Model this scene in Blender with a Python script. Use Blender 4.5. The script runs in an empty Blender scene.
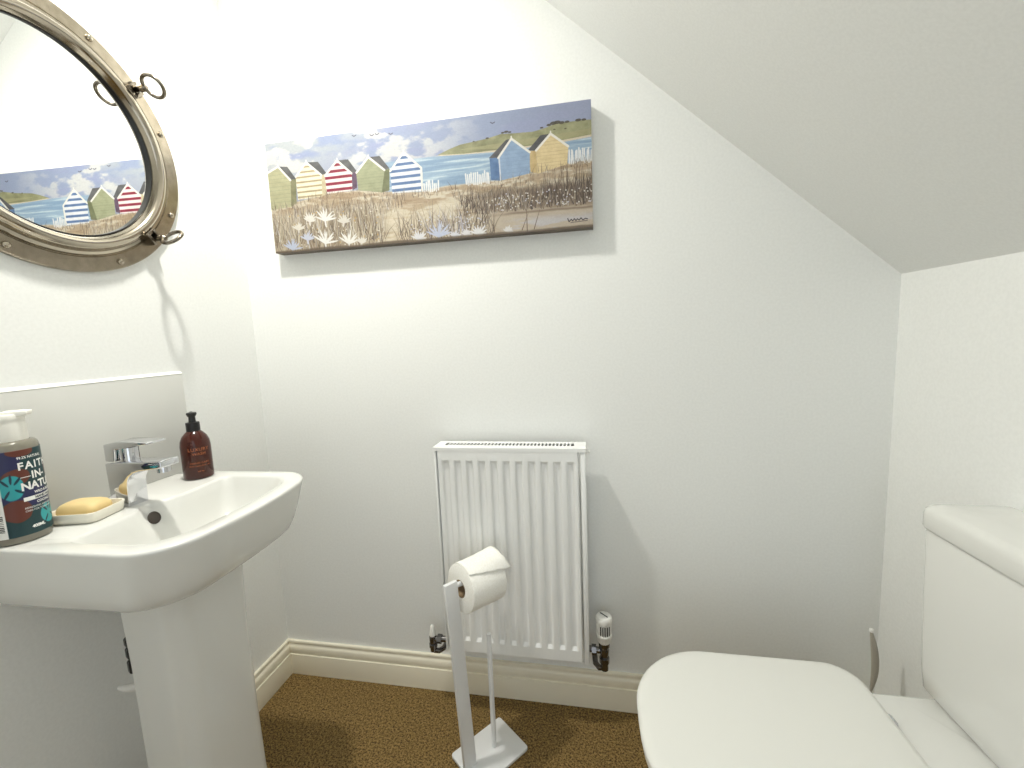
import bpy, bmesh, math, random
import numpy as np
from mathutils import Vector, Matrix

C = bpy.context.scene.collection
PI = math.pi
random.seed(7)
RNG = np.random.default_rng(11)

# ------------------------------------------------------------------ materials
def lin(c):
    c = c / 255.0
    return c / 12.92 if c <= 0.04045 else ((c + 0.055) / 1.055) ** 2.4

def rgb(r, g, b):
    return (lin(r), lin(g), lin(b), 1.0)

def mat(name, col, rough=0.5, metal=0.0, **kw):
    m = bpy.data.materials.new(name)
    m.use_nodes = True
    b = m.node_tree.nodes['Principled BSDF']
    b.inputs['Base Color'].default_value = col
    b.inputs['Roughness'].default_value = rough
    b.inputs['Metallic'].default_value = metal
    for k, v in kw.items():
        b.inputs[k].default_value = v
    return m

def noise_into(m, scale, c1, c2, detail=4.0, lo=0.35, hi=0.65, bump=0.0, dist=0.002, vec_scale=None):
    nt = m.node_tree
    b = nt.nodes['Principled BSDF']
    tc = nt.nodes.new('ShaderNodeTexCoord')
    n = nt.nodes.new('ShaderNodeTexNoise')
    n.inputs['Scale'].default_value = scale
    n.inputs['Detail'].default_value = detail
    src = tc.outputs['Object']
    if vec_scale:
        mp = nt.nodes.new('ShaderNodeMapping')
        mp.inputs['Scale'].default_value = vec_scale
        nt.links.new(src, mp.inputs['Vector'])
        src = mp.outputs['Vector']
    nt.links.new(src, n.inputs['Vector'])
    r = nt.nodes.new('ShaderNodeValToRGB')
    r.color_ramp.elements[0].position = lo
    r.color_ramp.elements[0].color = c1
    r.color_ramp.elements[1].position = hi
    r.color_ramp.elements[1].color = c2
    nt.links.new(n.outputs['Fac'], r.inputs['Fac'])
    nt.links.new(r.outputs['Color'], b.inputs['Base Color'])
    if bump:
        bp = nt.nodes.new('ShaderNodeBump')
        bp.inputs['Strength'].default_value = bump
        bp.inputs['Distance'].default_value = dist
        nt.links.new(n.outputs['Fac'], bp.inputs['Height'])
        nt.links.new(bp.outputs['Normal'], b.inputs['Normal'])
    return n, r

def colour_attr_mat(name, rough):
    m = bpy.data.materials.new(name)
    m.use_nodes = True
    nt = m.node_tree
    b = nt.nodes['Principled BSDF']
    a = nt.nodes.new('ShaderNodeVertexColor')
    a.layer_name = 'paint'
    nt.links.new(a.outputs['Color'], b.inputs['Base Color'])
    b.inputs['Roughness'].default_value = rough
    return m

M = {}
M['wall'] = mat('wall_paint', rgb(233, 234, 232), 0.75)
noise_into(M['wall'], 160, rgb(231, 232, 230), rgb(235, 236, 234), 3, bump=0.05, dist=0.0006)
M['ceil'] = mat('ceiling_paint', rgb(232, 231, 226), 0.85)
noise_into(M['ceil'], 220, rgb(226, 227, 225), rgb(230, 231, 229), 3, bump=0.07, dist=0.0006)
M['skirt'] = mat('skirting_gloss', rgb(238, 232, 214), 0.35)
M['ceramic'] = mat('white_ceramic', rgb(221, 221, 217), 0.16)
M['ceramic'].node_tree.nodes['Principled BSDF'].inputs['Coat Weight'].default_value = 0.3
M['lid'] = mat('lid_plastic', rgb(220, 220, 215), 0.3)
M['enamel'] = mat('radiator_enamel', rgb(238, 239, 238), 0.3)
M['whiteplast'] = mat('white_plastic', rgb(236, 235, 230), 0.4)
M['chrome'] = mat('chrome', rgb(215, 216, 220), 0.07, 1.0)
M['darkmetal'] = mat('aged_valve_metal', rgb(120, 118, 118), 0.18, 1.0)
M['dark'] = mat('dark_shade_and_marks', rgb(26, 26, 26), 0.6)
M['nickel'] = mat('brushed_nickel', rgb(160, 150, 134), 0.27, 1.0)
noise_into(M['nickel'], 60, rgb(150, 140, 123), rgb(172, 162, 146), 3, 0.3, 0.7)
M['nickel_pol'] = mat('polished_nickel', rgb(178, 169, 154), 0.14, 1.0)
M['nickel_dark'] = mat('tarnished_nickel', rgb(138, 130, 118), 0.22, 1.0)
M['mirror'] = mat('mirror_glass', rgb(248, 249, 248), 0.0, 1.0)
M['splash'] = mat('splashback_acrylic', rgb(206, 206, 202), 0.25)
M['bead'] = mat('silicone_bead', rgb(250, 250, 246), 0.3)
M['stand'] = mat('white_metal_stand', rgb(226, 227, 228), 0.35)
M['paper'] = mat('toilet_paper', rgb(244, 242, 236), 0.95)
noise_into(M['paper'], 260, rgb(240, 238, 231), rgb(247, 246, 241), 2, bump=0.35, dist=0.0015)
M['card'] = mat('cardboard_tube', rgb(150, 128, 100), 0.9)
M['dish'] = mat('cream_dish_ceramic', rgb(240, 236, 222), 0.3)
M['soap'] = mat('cream_soap', rgb(232, 206, 148), 0.5)
M['soap'].node_tree.nodes['Principled BSDF'].inputs['Subsurface Weight'].default_value = 0.15
M['soap'].node_tree.nodes['Principled BSDF'].inputs['Subsurface Radius'].default_value = (0.01, 0.006, 0.003)
M['amber'] = mat('amber_plastic', rgb(72, 23, 8), 0.14, **{'Transmission Weight': 0.25})
M['black'] = mat('black_plastic', rgb(14, 13, 13), 0.3)
M['goldtext'] = mat('copper_print', rgb(176, 100, 52), 0.4)
M['frost'] = mat('frosted_pump_plastic', rgb(236, 234, 226), 0.4)
M['clearbottle'] = mat('smoky_clear_plastic', rgb(150, 146, 132), 0.12, **{'Transmission Weight': 0.35})
M['labelwhite'] = mat('label_white_print', rgb(238, 238, 234), 0.45)
M['labeldark'] = mat('label_dark_print', rgb(40, 60, 66), 0.45)
M['labelpaint'] = colour_attr_mat('label_print', 0.4)
M['painting'] = colour_attr_mat('painted_canvas', 0.62)
M['steel'] = mat('grey_handle', rgb(168, 162, 150), 0.4)

# carpet
cm = mat('brown_carpet', rgb(120, 92, 52), 0.97)
nt = cm.node_tree
b = nt.nodes['Principled BSDF']
tc = nt.nodes.new('ShaderNodeTexCoord')
vo = nt.nodes.new('ShaderNodeTexVoronoi'); vo.inputs['Scale'].default_value = 210
n1 = nt.nodes.new('ShaderNodeTexNoise'); n1.inputs['Scale'].default_value = 300; n1.inputs['Detail'].default_value = 2
n2 = nt.nodes.new('ShaderNodeTexNoise'); n2.inputs['Scale'].default_value = 170; n2.inputs['Detail'].default_value = 4
for n in (vo, n1, n2):
    nt.links.new(tc.outputs['Object'], n.inputs['Vector'])
mx = nt.nodes.new('ShaderNodeMath'); mx.operation = 'MULTIPLY_ADD'
mx.inputs[1].default_value = 0.5
nt.links.new(n1.outputs['Fac'], mx.inputs[0])
mm = nt.nodes.new('ShaderNodeMath'); mm.operation = 'MULTIPLY'; mm.inputs[1].default_value = 0.5
nt.links.new(n2.outputs['Fac'], mm.inputs[0])
nt.links.new(mm.outputs[0], mx.inputs[2])
cr = nt.nodes.new('ShaderNodeValToRGB')
cr.color_ramp.elements[0].position = 0.40; cr.color_ramp.elements[0].color = rgb(64, 46, 18)
cr.color_ramp.elements[1].position = 0.59; cr.color_ramp.elements[1].color = rgb(154, 126, 74)
nt.links.new(mx.outputs[0], cr.inputs['Fac'])
nt.links.new(cr.outputs['Color'], b.inputs['Base Color'])
bp_ = nt.nodes.new('ShaderNodeBump'); bp_.inputs['Strength'].default_value = 0.9; bp_.inputs['Distance'].default_value = 0.006
nt.links.new(mx.outputs[0], bp_.inputs['Height'])
nt.links.new(bp_.outputs['Normal'], b.inputs['Normal'])
M['carpet'] = cm

# ------------------------------------------------------------------ mesh helpers
class MB:
    """collects verts and faces, then links them as one mesh object"""
    def __init__(self):
        self.v, self.f = [], []

    def add(self, verts, faces):
        o = len(self.v)
        self.v += [tuple(p) for p in verts]
        self.f += [tuple(i + o for i in f) for f in faces]
        return self

    def box(self, x0, x1, y0, y1, z0, z1):
        v = [(x0, y0, z0), (x1, y0, z0), (x1, y1, z0), (x0, y1, z0), (x0, y0, z1), (x1, y0, z1), (x1, y1, z1), (x0, y1, z1)]
        return self.add(v, [(0, 3, 2, 1), (4, 5, 6, 7), (0, 1, 5, 4), (1, 2, 6, 5), (2, 3, 7, 6), (3, 0, 4, 7)])

    def loft(self, loops, cap0=True, cap1=True):
        n = len(loops[0])
        v = [p for L in loops for p in L]
        f = []
        for i in range(len(loops) - 1):
            for j in range(n):
                k = (j + 1) % n
                f.append((i * n + j, i * n + k, (i + 1) * n + k, (i + 1) * n + j))
        if cap0:
            f.append(tuple(range(n - 1, -1, -1)))
        if cap1:
            f.append(tuple(range((len(loops) - 1) * n, len(loops) * n)))
        return self.add(v, f)

    def lathe(self, prof, origin=(0, 0, 0), axis='z', seg=48, cap0=False, cap1=False):
        """prof: list of (r, h) along the axis"""
        loops = []
        for r, h in prof:
            L = []
            for i in range(seg):
                a = 2 * PI * i / seg
                p = (r * math.cos(a), r * math.sin(a), h)
                if axis == 'x':
                    p = (h, r * math.cos(a), r * math.sin(a))
                elif axis == 'y':
                    p = (r * math.sin(a), h, r * math.cos(a))
                L.append((p[0] + origin[0], p[1] + origin[1], p[2] + origin[2]))
            loops.append(L)
        return self.loft(loops, cap0, cap1)

    def tube(self, path, rad, seg=16, closed=False):
        P = [Vector(p) for p in path]
        n = len(P)
        rads = rad if isinstance(rad, (list, tuple)) else [rad] * n
        loops = []
        prev = None
        for i in range(n):
            if closed:
                t = (P[(i + 1) % n] - P[i - 1]).normalized()
            else:
                t = (P[min(i + 1, n - 1)] - P[max(i - 1, 0)]).normalized()
            if prev is None:
                up = Vector((0, 0, 1)) if abs(t.z) < 0.9 else Vector((1, 0, 0))
                a = t.cross(up).normalized()
            else:
                a = (prev - t * prev.dot(t)).normalized()
            prev = a
            bb = t.cross(a)
            loops.append([tuple(P[i] + rads[i] * (math.cos(2 * PI * k / seg) * a + math.sin(2 * PI * k / seg) * bb)) for k in range(seg)])
        if closed:
            loops.append(loops[0])
            return self.loft(loops, False, False)
        return self.loft(loops)

    def prism(self, poly, y0, y1):
        """polygon in x,z extruded along y"""
        n = len(poly)
        v = [(x, y0, z) for x, z in poly] + [(x, y1, z) for x, z in poly]
        f = [tuple(range(n)), tuple(range(2 * n - 1, n - 1, -1))]
        for i in range(n):
            j = (i + 1) % n
            f.append((j, i, n + i, n + j))
        return self.add(v, f)

    def build(self, name, m, parent=None, loc=None, bevel=0.0, bseg=3, smooth=True, angle=35, weld=True):
        me = bpy.data.meshes.new(name)
        bm = bmesh.new()
        vs = [bm.verts.new(p) for p in self.v]
        for f in self.f:
            try:
                bm.faces.new([vs[i] for i in f])
            except ValueError:
                pass
        if weld:
            bmesh.ops.remove_doubles(bm, verts=bm.verts, dist=1e-6)
        bmesh.ops.recalc_face_normals(bm, faces=bm.faces)
        if bevel:
            es = [e for e in bm.edges if len(e.link_faces) == 2 and e.calc_face_angle(0) > math.radians(28)]
            bmesh.ops.bevel(bm, geom=es, offset=bevel, segments=bseg, profile=0.5, affect='EDGES', clamp_overlap=True)
        if loc is None and parent is not None:
            loc = world_loc(parent)
        if loc is not None:
            bmesh.ops.translate(bm, vec=-Vector(loc), verts=bm.verts)
        bm.to_mesh(me)
        bm.free()
        if smooth:
            me.polygons.foreach_set('use_smooth', [True] * len(me.polygons))
            me.set_sharp_from_angle(angle=math.radians(angle))
        if m is not None:
            me.materials.append(m)
        o = bpy.data.objects.new(name, me)
        C.objects.link(o)
        if parent is not None:
            o.parent = parent
        elif loc is not None:
            o.location = loc
        return o

ROOTLOC = {}
def world_loc(o):
    while o.parent is not None:
        o = o.parent
    return ROOTLOC.get(o.name, (0, 0, 0))

def tag(o, label, cat, group=None):
    o['label'] = label
    o['category'] = cat
    if group:
        o['group'] = group
    return o

def thing(name, label, cat, loc, local=False, rotz=0.0):
    """an Empty at the base; children are given in world coordinates unless local"""
    o = bpy.data.objects.new(name, None)
    C.objects.link(o)
    o.empty_display_size = 0.05
    o.location = loc
    o.rotation_euler = (0, 0, rotz)
    ROOTLOC[o.name] = (0, 0, 0) if local else tuple(loc)
    return tag(o, label, cat)

def struct(o):
    o['kind'] = 'structure'
    return o

def rrect(x0, x1, y0, y1, r, z, n=8, side=6, bow=0.0, rr=None):
    """rounded rectangle loop, counter clockwise; r for the +x corners, rr for the -x corners; bow pushes +x side out"""
    if rr is None:
        rr = r
    pts = []
    yc = (y0 + y1) / 2; hy = (y1 - y0) / 2
    def corner(cx, cy, rad, a0):
        for i in range(n + 1):
            a = a0 + PI / 2 * i / n
            pts.append((cx + rad * math.cos(a), cy + rad * math.sin(a)))
    def line(a, b_):
        for i in range(1, side):
            t = i / side
            pts.append((a[0] + (b_[0] - a[0]) * t, a[1] + (b_[1] - a[1]) * t))
    corner(x1 - r, y1 - r, r, 0)
    line((x1 - r, y1), (x0 + rr, y1))
    corner(x0 + rr, y1 - rr, rr, PI / 2)
    line((x0, y1 - rr), (x0, y0 + rr))
    corner(x0 + rr, y0 + rr, rr, PI)
    line((x0 + rr, y0), (x1 - r, y0))
    corner(x1 - r, y0 + r, r, 1.5 * PI)
    line((x1, y0 + r), (x1, y1 - r))
    out = []
    for x, y in pts:
        if bow:
            w = max(0.0, (x - x0) / (x1 - x0))
            x = x - bow * w * w * ((y - yc) / hy) ** 2
        out.append((x, y, z))
    return out

def text_geo(s, size, bold=0.0, spacing=1.0):
    cu = bpy.data.curves.new('txt', 'FONT')
    cu.body = s
    cu.size = size
    cu.offset = bold
    cu.space_character = spacing
    cu.align_x = 'CENTER'
    cu.align_y = 'CENTER'
    cu.resolution_u = 3
    ob = bpy.data.objects.new('txt', cu)
    C.objects.link(ob)
    bpy.context.view_layer.update()
    dg = bpy.context.evaluated_depsgraph_get()
    me = bpy.data.meshes.new_from_object(ob.evaluated_get(dg))
    v = [tuple(p.co) for p in me.vertices]
    f = [tuple(p.vertices) for p in me.polygons]
    bpy.data.objects.remove(ob)
    bpy.data.curves.remove(cu)
    bpy.data.meshes.remove(me)
    return v, f

def wrap_text(mb, s, size, c, R, az, h, bold=0.0, spacing=1.0, align=0.0):
    """wraps text round a vertical cylinder centred on c; az is the azimuth of the text's middle"""
    v, f = text_geo(s, size, bold, spacing)
    if not v:
        return
    xs = [p[0] for p in v]
    sh = align * (max(xs) - min(xs)) / 2
    out = []
    for x, y, z in v:
        a = az + (x + sh) / R
        out.append((c[0] + R * math.cos(a), c[1] + R * math.sin(a), h + y))
    mb.add(out, f)

# ------------------------------------------------------------------ the room
W, DEPTH, ZC = 1.742, -1.75, 2.40
ZR, SL = 1.204, 0.884
xk = W - (ZC - ZR) / SL            # where the slope meets the flat ceiling
T = 0.06
struct(MB().box(-T, W + T, DEPTH - T, T, -0.05, 0.0).build('floor', M['carpet'], smooth=False))
struct(MB().box(-T, 0, DEPTH, 0, 0, ZC).build('wall_left', M['wall'], smooth=False))
struct(MB().prism([(-T, 0), (W + T, 0), (W + T, ZR), (W, ZR), (xk, ZC), (-T, ZC)], 0.0, T).build('wall_back', M['wall'], smooth=False))
struct(MB().box(W, W + T, DEPTH, 0, 0, ZR).build('wall_right', M['wall'], smooth=False))
DX0, DX1, DZ = 0.72, 1.46, 2.0
sl_top = lambda x: ZC if x < xk else ZR + (W - x) * SL
fw = MB()
fw.prism([(-T, 0), (DX0, 0), (DX0, ZC), (-T, ZC)], DEPTH - T, DEPTH)
fw.prism([(DX0, min(DZ, sl_top(DX0))), (0.9, min(DZ, sl_top(0.9))), (0.9, sl_top(0.9)), (DX0, sl_top(DX0))], DEPTH - T, DEPTH)
fw.prism([(DX1, 0), (W + T, 0), (W + T, ZR), (W, ZR), (DX1, sl_top(DX1))], DEPTH - T, DEPTH)
struct(fw.build('wall_front', M['wall'], smooth=False))
d = 0.06
struct(MB().prism([(-T, ZC), (xk, ZC), (W, ZR), (W + T, ZR), (W + T, ZR + 0.08), (W + 0.01, ZR + 0.08), (xk + 0.03, ZC + d), (-T, ZC + d)], DEPTH - T, T).build('ceiling', M['ceil'], smooth=False))

# skirting boards: profile is (distance from the wall, height)
SK = [(0.0, 0.0), (0.0185, 0.0), (0.0185, 0.0665), (0.0175, 0.069), (0.0135, 0.0695), (0.0128, 0.0725), (0.0150, 0.076), (0.0158, 0.082),
      (0.0145, 0.090), (0.0115, 0.0965), (0.0082, 0.100), (0.0078, 0.1025), (0.0092, 0.1045), (0.0092, 0.1085), (0.0075, 0.1112), (0.0, 0.1112)]
def skirting(name, place, a, b_, mitre_a=0, mitre_b=0):
    la = [place(a + mitre_a * t, t, z) for t, z in SK]
    lb = [place(b_ - mitre_b * t, t, z) for t, z in SK]
    o = MB().loft([la, lb]).build(name, M['skirt'], smooth=True, angle=50)
    return struct(o)
skirting('baseboard_back', lambda s, t, z: (s, -t, z), 0.0, W, 1, 1)
skirting('baseboard_left', lambda s, t, z: (t, -s, z), 0.0, 1.5, 1, 0)
skirting('baseboard_right', lambda s, t, z: (W - t, -s, z), 0.0, 1.5, 1, 0)

# ------------------------------------------------------------------ splashback
SPY, SPZ = -0.2586, 1.0385
sp = thing('splashback', 'grey-white acrylic splashback panel on the left wall behind the basin', 'splashback', (0, -0.5, 0.79))
MB().box(0.0, 0.006, -0.78, SPY, 0.7906, SPZ).build('panel', M['splash'], sp, bevel=0.0012, bseg=2)
eb = MB()
eb.loft([[(0.0, y, SPZ + 0.0045), (0.0045, y, SPZ + 0.0015), (0.0068, y, SPZ - 0.0015), (0.0055, y, SPZ - 0.003), (0.0, y, SPZ - 0.002)] for y in (-0.78, SPY)])
eb.build('sealant_bead', M['bead'], sp)['label'] = 'bright white bead of sealant along the top edge'

# ------------------------------------------------------------------ wash basin
BZ, BYC = 0.79, -0.4785
YAW = math.radians(-1.9)
def yawed(loop, piv=(0.0, BYC)):
    out = []
    for x, y, z in loop:
        dx, dy = x - piv[0], y - piv[1]
        out.append((max(0.0005, piv[0] + dx * math.cos(YAW) + dy * math.sin(YAW) * (1 if x > 0.1 else x / 0.1)), piv[1] - dx * math.sin(YAW) + dy * math.cos(YAW), z))
    return out
basin = thing('wash_basin', 'white ceramic wash basin with chrome tap fixed under the round mirror', 'wash basin', (0.19, BYC, 0.66))
hw_ = 0.199
def outer(x1, h, r, z, rb=0.02, bow=0.010, x0=0.001):
    r = r * 1.62
    return yawed(rrect(x0, x1, BYC - h, BYC + h, r, z, n=10, side=14, bow=bow, rr=rb))
def inner(x0, x1, h, r, z, rb, bow=0.020):
    r = min(r * 1.5, h * 0.9)
    return yawed(rrect(x0, x1, BYC - h, BYC + h, r, z, n=10, side=14, bow=bow, rr=rb))
def scoop(loop, dx, dz):
    out = []
    for x, y, z in loop:
        w = math.exp(-(((y + 0.4845) / 0.027) ** 4)) if x < 0.2 else 0.0
        out.append((x - dx * w, y, z - dz * w))
    return out
bl = []
bl.append(outer(0.20, 0.085, 0.03, 0.662, 0.01, 0.004))
bl.append(outer(0.300, 0.138, 0.050, 0.664, 0.015, 0.008))
bl.append(outer(0.326, 0.160, 0.050, 0.667, 0.018, 0.010))
bl.append(outer(0.339, 0.171, 0.050, 0.6725, 0.02, 0.011))
bl.append(outer(0.350, 0.179, 0.049, 0.682, 0.02, 0.012))
bl.append(outer(0.361, 0.186, 0.048, 0.702, 0.02, 0.017))
bl.append(outer(0.372, 0.1915, 0.047, 0.732, 0.02, 0.022))
bl.append(outer(0.381, 0.1960, 0.045, 0.764, 0.02, 0.027))
bl.append(outer(0.3845, 0.198, 0.044, 0.778, 0.02, 0.027))
bl.append(outer(0.386, 0.199, 0.044, 0.784, 0.02, 0.027))
bl.append(outer(0.3855, 0.1986, 0.0435, 0.7875, 0.02, 0.027))
bl.append(outer(0.383, 0.197, 0.043, 0.7895, 0.02, 0.027))
bl.append(outer(0.378, 0.194, 0.042, BZ, 0.02, 0.027))
bl.append(scoop(inner(0.150, 0.352, 0.169, 0.040, BZ, 0.018), 0.027, 0.0022))
bl.append(scoop(inner(0.154, 0.349, 0.166, 0.040, BZ - 0.0015, 0.018), 0.027, 0.004))
bl.append(scoop(inner(0.157, 0.346, 0.163, 0.040, BZ - 0.006, 0.02), 0.024, 0.006))
bl.append(scoop(inner(0.163, 0.339, 0.156, 0.042, BZ - 0.025, 0.024), 0.013, 0.002))
bl.append(inner(0.172, 0.329, 0.143, 0.045, BZ - 0.055, 0.03))
bl.append(inner(0.186, 0.316, 0.120, 0.05, BZ - 0.085, 0.04))
bl.append(inner(0.200, 0.300, 0.085, 0.045, BZ - 0.102, 0.04, 0.004))
bl.append(inner(0.222, 0.278, 0.035, 0.025, BZ - 0.108, 0.025, 0.0))
MB().loft(bl).build('bowl', M['ceramic'], basin, angle=60)
dr = MB().lathe([(0.0, 0.0), (0.031, 0.0), (0.033, 0.002), (0.026, 0.004), (0.0, 0.004)], (0.25, BYC, BZ - 0.1085), seg=32)
dr.build('plughole', M['chrome'], basin)['label'] = 'chrome plughole'
# overflow hole in the back slope of the bowl
oc = Vector((0.1465, -0.4905, 0.7615)); on = Vector((0.93, 0.0, 0.36)).normalized()
oa = Vector((0, 1, 0)); ob_ = on.cross(oa)
def ring_pts(c, a, b_, r, n=28):
    return [tuple(c + r * (math.cos(2 * PI * i / n) * a + math.sin(2 * PI * i / n) * b_)) for i in range(n)]
ov = MB()
ov.loft([ring_pts(oc + on * 0.0095, oa, ob_, 0.0128), ring_pts(oc + on * 0.0102, oa, ob_, 0.0118), ring_pts(oc + on * 0.0085, oa, ob_, 0.0108)], False, True)
OV = ov.build('overflow_hole', mat('overflow_shade', rgb(74, 66, 60), 0.6), basin)
OV['label'] = 'dark round overflow hole'

# tap
TY, TH = -0.4795, 0.0195
tap_body = MB()
tap_body.prism([(0.066, 0.7875), (0.064, 0.8775), (0.10, 0.880), (0.150, 0.8815), (0.198, 0.8840), (0.199, 0.8705), (0.190, 0.8680), (0.165, 0.8650),
                (0.143, 0.8620), (0.128, 0.8575), (0.1185, 0.8510), (0.1135, 0.8430), (0.1112, 0.8300), (0.1095, 0.7875)], TY - TH, TY + TH)
tap = tap_body.build('mixer_tap', M['chrome'], basin, bevel=0.0028, bseg=3)
tap['label'] = 'square chrome mixer tap'
MB().lathe([(0.0, 0), (0.0115, 0), (0.0115, 0.011), (0.0, 0.011)], (0.182, TY, 0.8580), seg=28).build('aerator', M['chrome'], tap)
lv = MB().prism([(0.067, 0.8815), (0.067, 0.916), (0.098, 0.9225), (0.140, 0.9225), (0.173, 0.9208), (0.172, 0.9168), (0.145, 0.9140), (0.112, 0.9085), (0.092, 0.9065), (0.090, 0.8815)], TY - TH, TY + TH)
lv.build('lever', M['chrome'], tap, bevel=0.002, bseg=3)
MB().lathe([(0.0, 0.879), (0.0155, 0.879), (0.0155, 0.9075), (0.0, 0.9075)], (0.1035, TY, 0), seg=32).build('cartridge_collar', M['chrome'], tap)

# ------------------------------------------------------------------ pedestal
ped = thing('basin_pedestal', 'tall white ceramic pedestal standing on the carpet under the wash basin', 'pedestal', (0.2, BYC, 0))
def uloop(x0, x1, h, r, z, t=0.014):
    """open-backed U section as a closed loop"""
    o, i_ = [], []
    for k in range(7):
        o.append((x0 + (x1 - r - x0) * k / 6, BYC - h))
    for k in range(1, 13):
        a = -PI / 2 + PI / 2 * k / 12
        o.append((x1 - r + r * math.cos(a), BYC - h + r + r * math.sin(a)))
    for k in range(1, 8):
        o.append((x1, BYC - h + r + (2 * h - 2 * r) * k / 8))
    for k in range(13):
        a = PI / 2 * k / 12
        o.append((x1 - r + r * math.cos(a), BYC + h - r + r * math.sin(a)))
    for k in range(1, 7):
        o.append((x1 - r + (x0 - x1 + r) * k / 6, BYC + h))
    o = [(x + 0.006 * max(0, 1 - ((y - BYC) / h) ** 2) * ((x - x0) / (x1 - x0)), y) for x, y in o]
    cx, cy = x0, BYC
    inn = [(min(x, x1 - t) if x > x1 - r else x, cy + (y - cy) * (h - t) / h) for x, y in reversed(o)]
    return [(x, y, z) for x, y in o + inn]
pl = [uloop(0.140, 0.274, 0.100, 0.034, 0.0), uloop(0.142, 0.270, 0.096, 0.034, 0.05), uloop(0.149, 0.264, 0.089, 0.034, 0.12),
      uloop(0.150, 0.262, 0.087, 0.034, 0.30), uloop(0.150, 0.262, 0.088, 0.034, 0.50), uloop(0.148, 0.263, 0.091, 0.034, 0.62), uloop(0.146, 0.265, 0.094, 0.034, 0.659)]
MB().loft(pl).build('pedestal_column', M['ceramic'], ped, angle=50)

# pipework glimpsed behind the pedestal
pw = thing('waste_pipe', 'thin pipe with dark nuts glimpsed in the gap between pedestal and left wall', 'pipe', (0.08, -0.50, 0))
MB().tube([(0.085, -0.510, 0.0), (0.085, -0.510, 0.64)], 0.006, 16).build('hose', M['whiteplast'], pw)
for z0, z1 in ((0.442, 0.468), (0.474, 0.496), (0.500, 0.518)):
    MB().lathe([(0.0, z0), (0.0125, z0), (0.0142, z0 + 0.003), (0.0142, z1 - 0.003), (0.0125, z1), (0.0, z1)], (0.085, -0.5125, 0), seg=8).build('compression_nut', M['black'], pw)
MB().tube([(0.050, -0.5265, 0.4085), (0.066, -0.5235, 0.4065), (0.074, -0.518, 0.405), (0.084, -0.510, 0.404)], [0.004, 0.0075, 0.008, 0.007], 12).build('pipe_clip', M['whiteplast'], pw)['label'] = 'white plastic pipe clip'

# ------------------------------------------------------------------ porthole mirror
MC = (0.0, -0.4645, 1.5215)
pm = thing('porthole_mirror', 'round nickel porthole mirror with rivets hung on the left wall', 'mirror', (0.0, MC[1], MC[2] - 0.26))
MB().lathe([(0.190, 0.0), (0.2575, 0.0), (0.2590, 0.0015), (0.2590, 0.0085), (0.2570, 0.0105), (0.2300, 0.0115), (0.2280, 0.0095), (0.2265, 0.0095), (0.226, 0.004), (0.190, 0.004)], MC, 'x', 128).build('flange', M['nickel'], pm, angle=40)
MB().lathe([(0.2262, 0.004), (0.2262, 0.0125), (0.2245, 0.0150), (0.2190, 0.0160), (0.2178, 0.0150), (0.2168, 0.0150), (0.2160, 0.0185), (0.2150, 0.0225), (0.2115, 0.0280), (0.2065, 0.0312), (0.2015, 0.0315),
            (0.1965, 0.0292), (0.1925, 0.0235), (0.1900, 0.0172), (0.1884, 0.0148), (0.1880, 0.004)], MC, 'x', 128).build('bezel', M['nickel_pol'], pm, angle=40)
MB().lathe([(0.1884, 0.006), (0.1884, 0.0150), (0.1874, 0.0156), (0.1862, 0.0150), (0.1860, 0.006)], MC, 'x', 128).build('gasket', M['black'], pm, angle=50)['label'] = 'thin black seal round the glass'
gl = MB().lathe([(0.0, 0.005), (0.1868, 0.005), (0.1868, 0.0128), (0.0, 0.0128)], MC, 'x', 96)
gl.v = [(x - 0.002 * (x > 0.01) - (0.0153 * (y - MC[1]) - 0.0047 * (z - MC[2])) * (x > 0.01), y, z) for x, y, z in gl.v]   # the glass sits very slightly askew
gl.build('mirror_glass', M['mirror'], pm, smooth=False)
for k in range(8):
    a = math.radians(22.3 + 45 * k)
    c = (0.0, MC[1] + 0.2455 * math.cos(a), MC[2] + 0.2455 * math.sin(a))
    MB().lathe([(0.0066, 0.009), (0.0066, 0.0115), (0.0060, 0.0140), (0.0042, 0.0160), (0.002, 0.0168), (0.0, 0.0170)], c, 'x', 20).build('rivet', M['nickel_pol'], pm)
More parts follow.
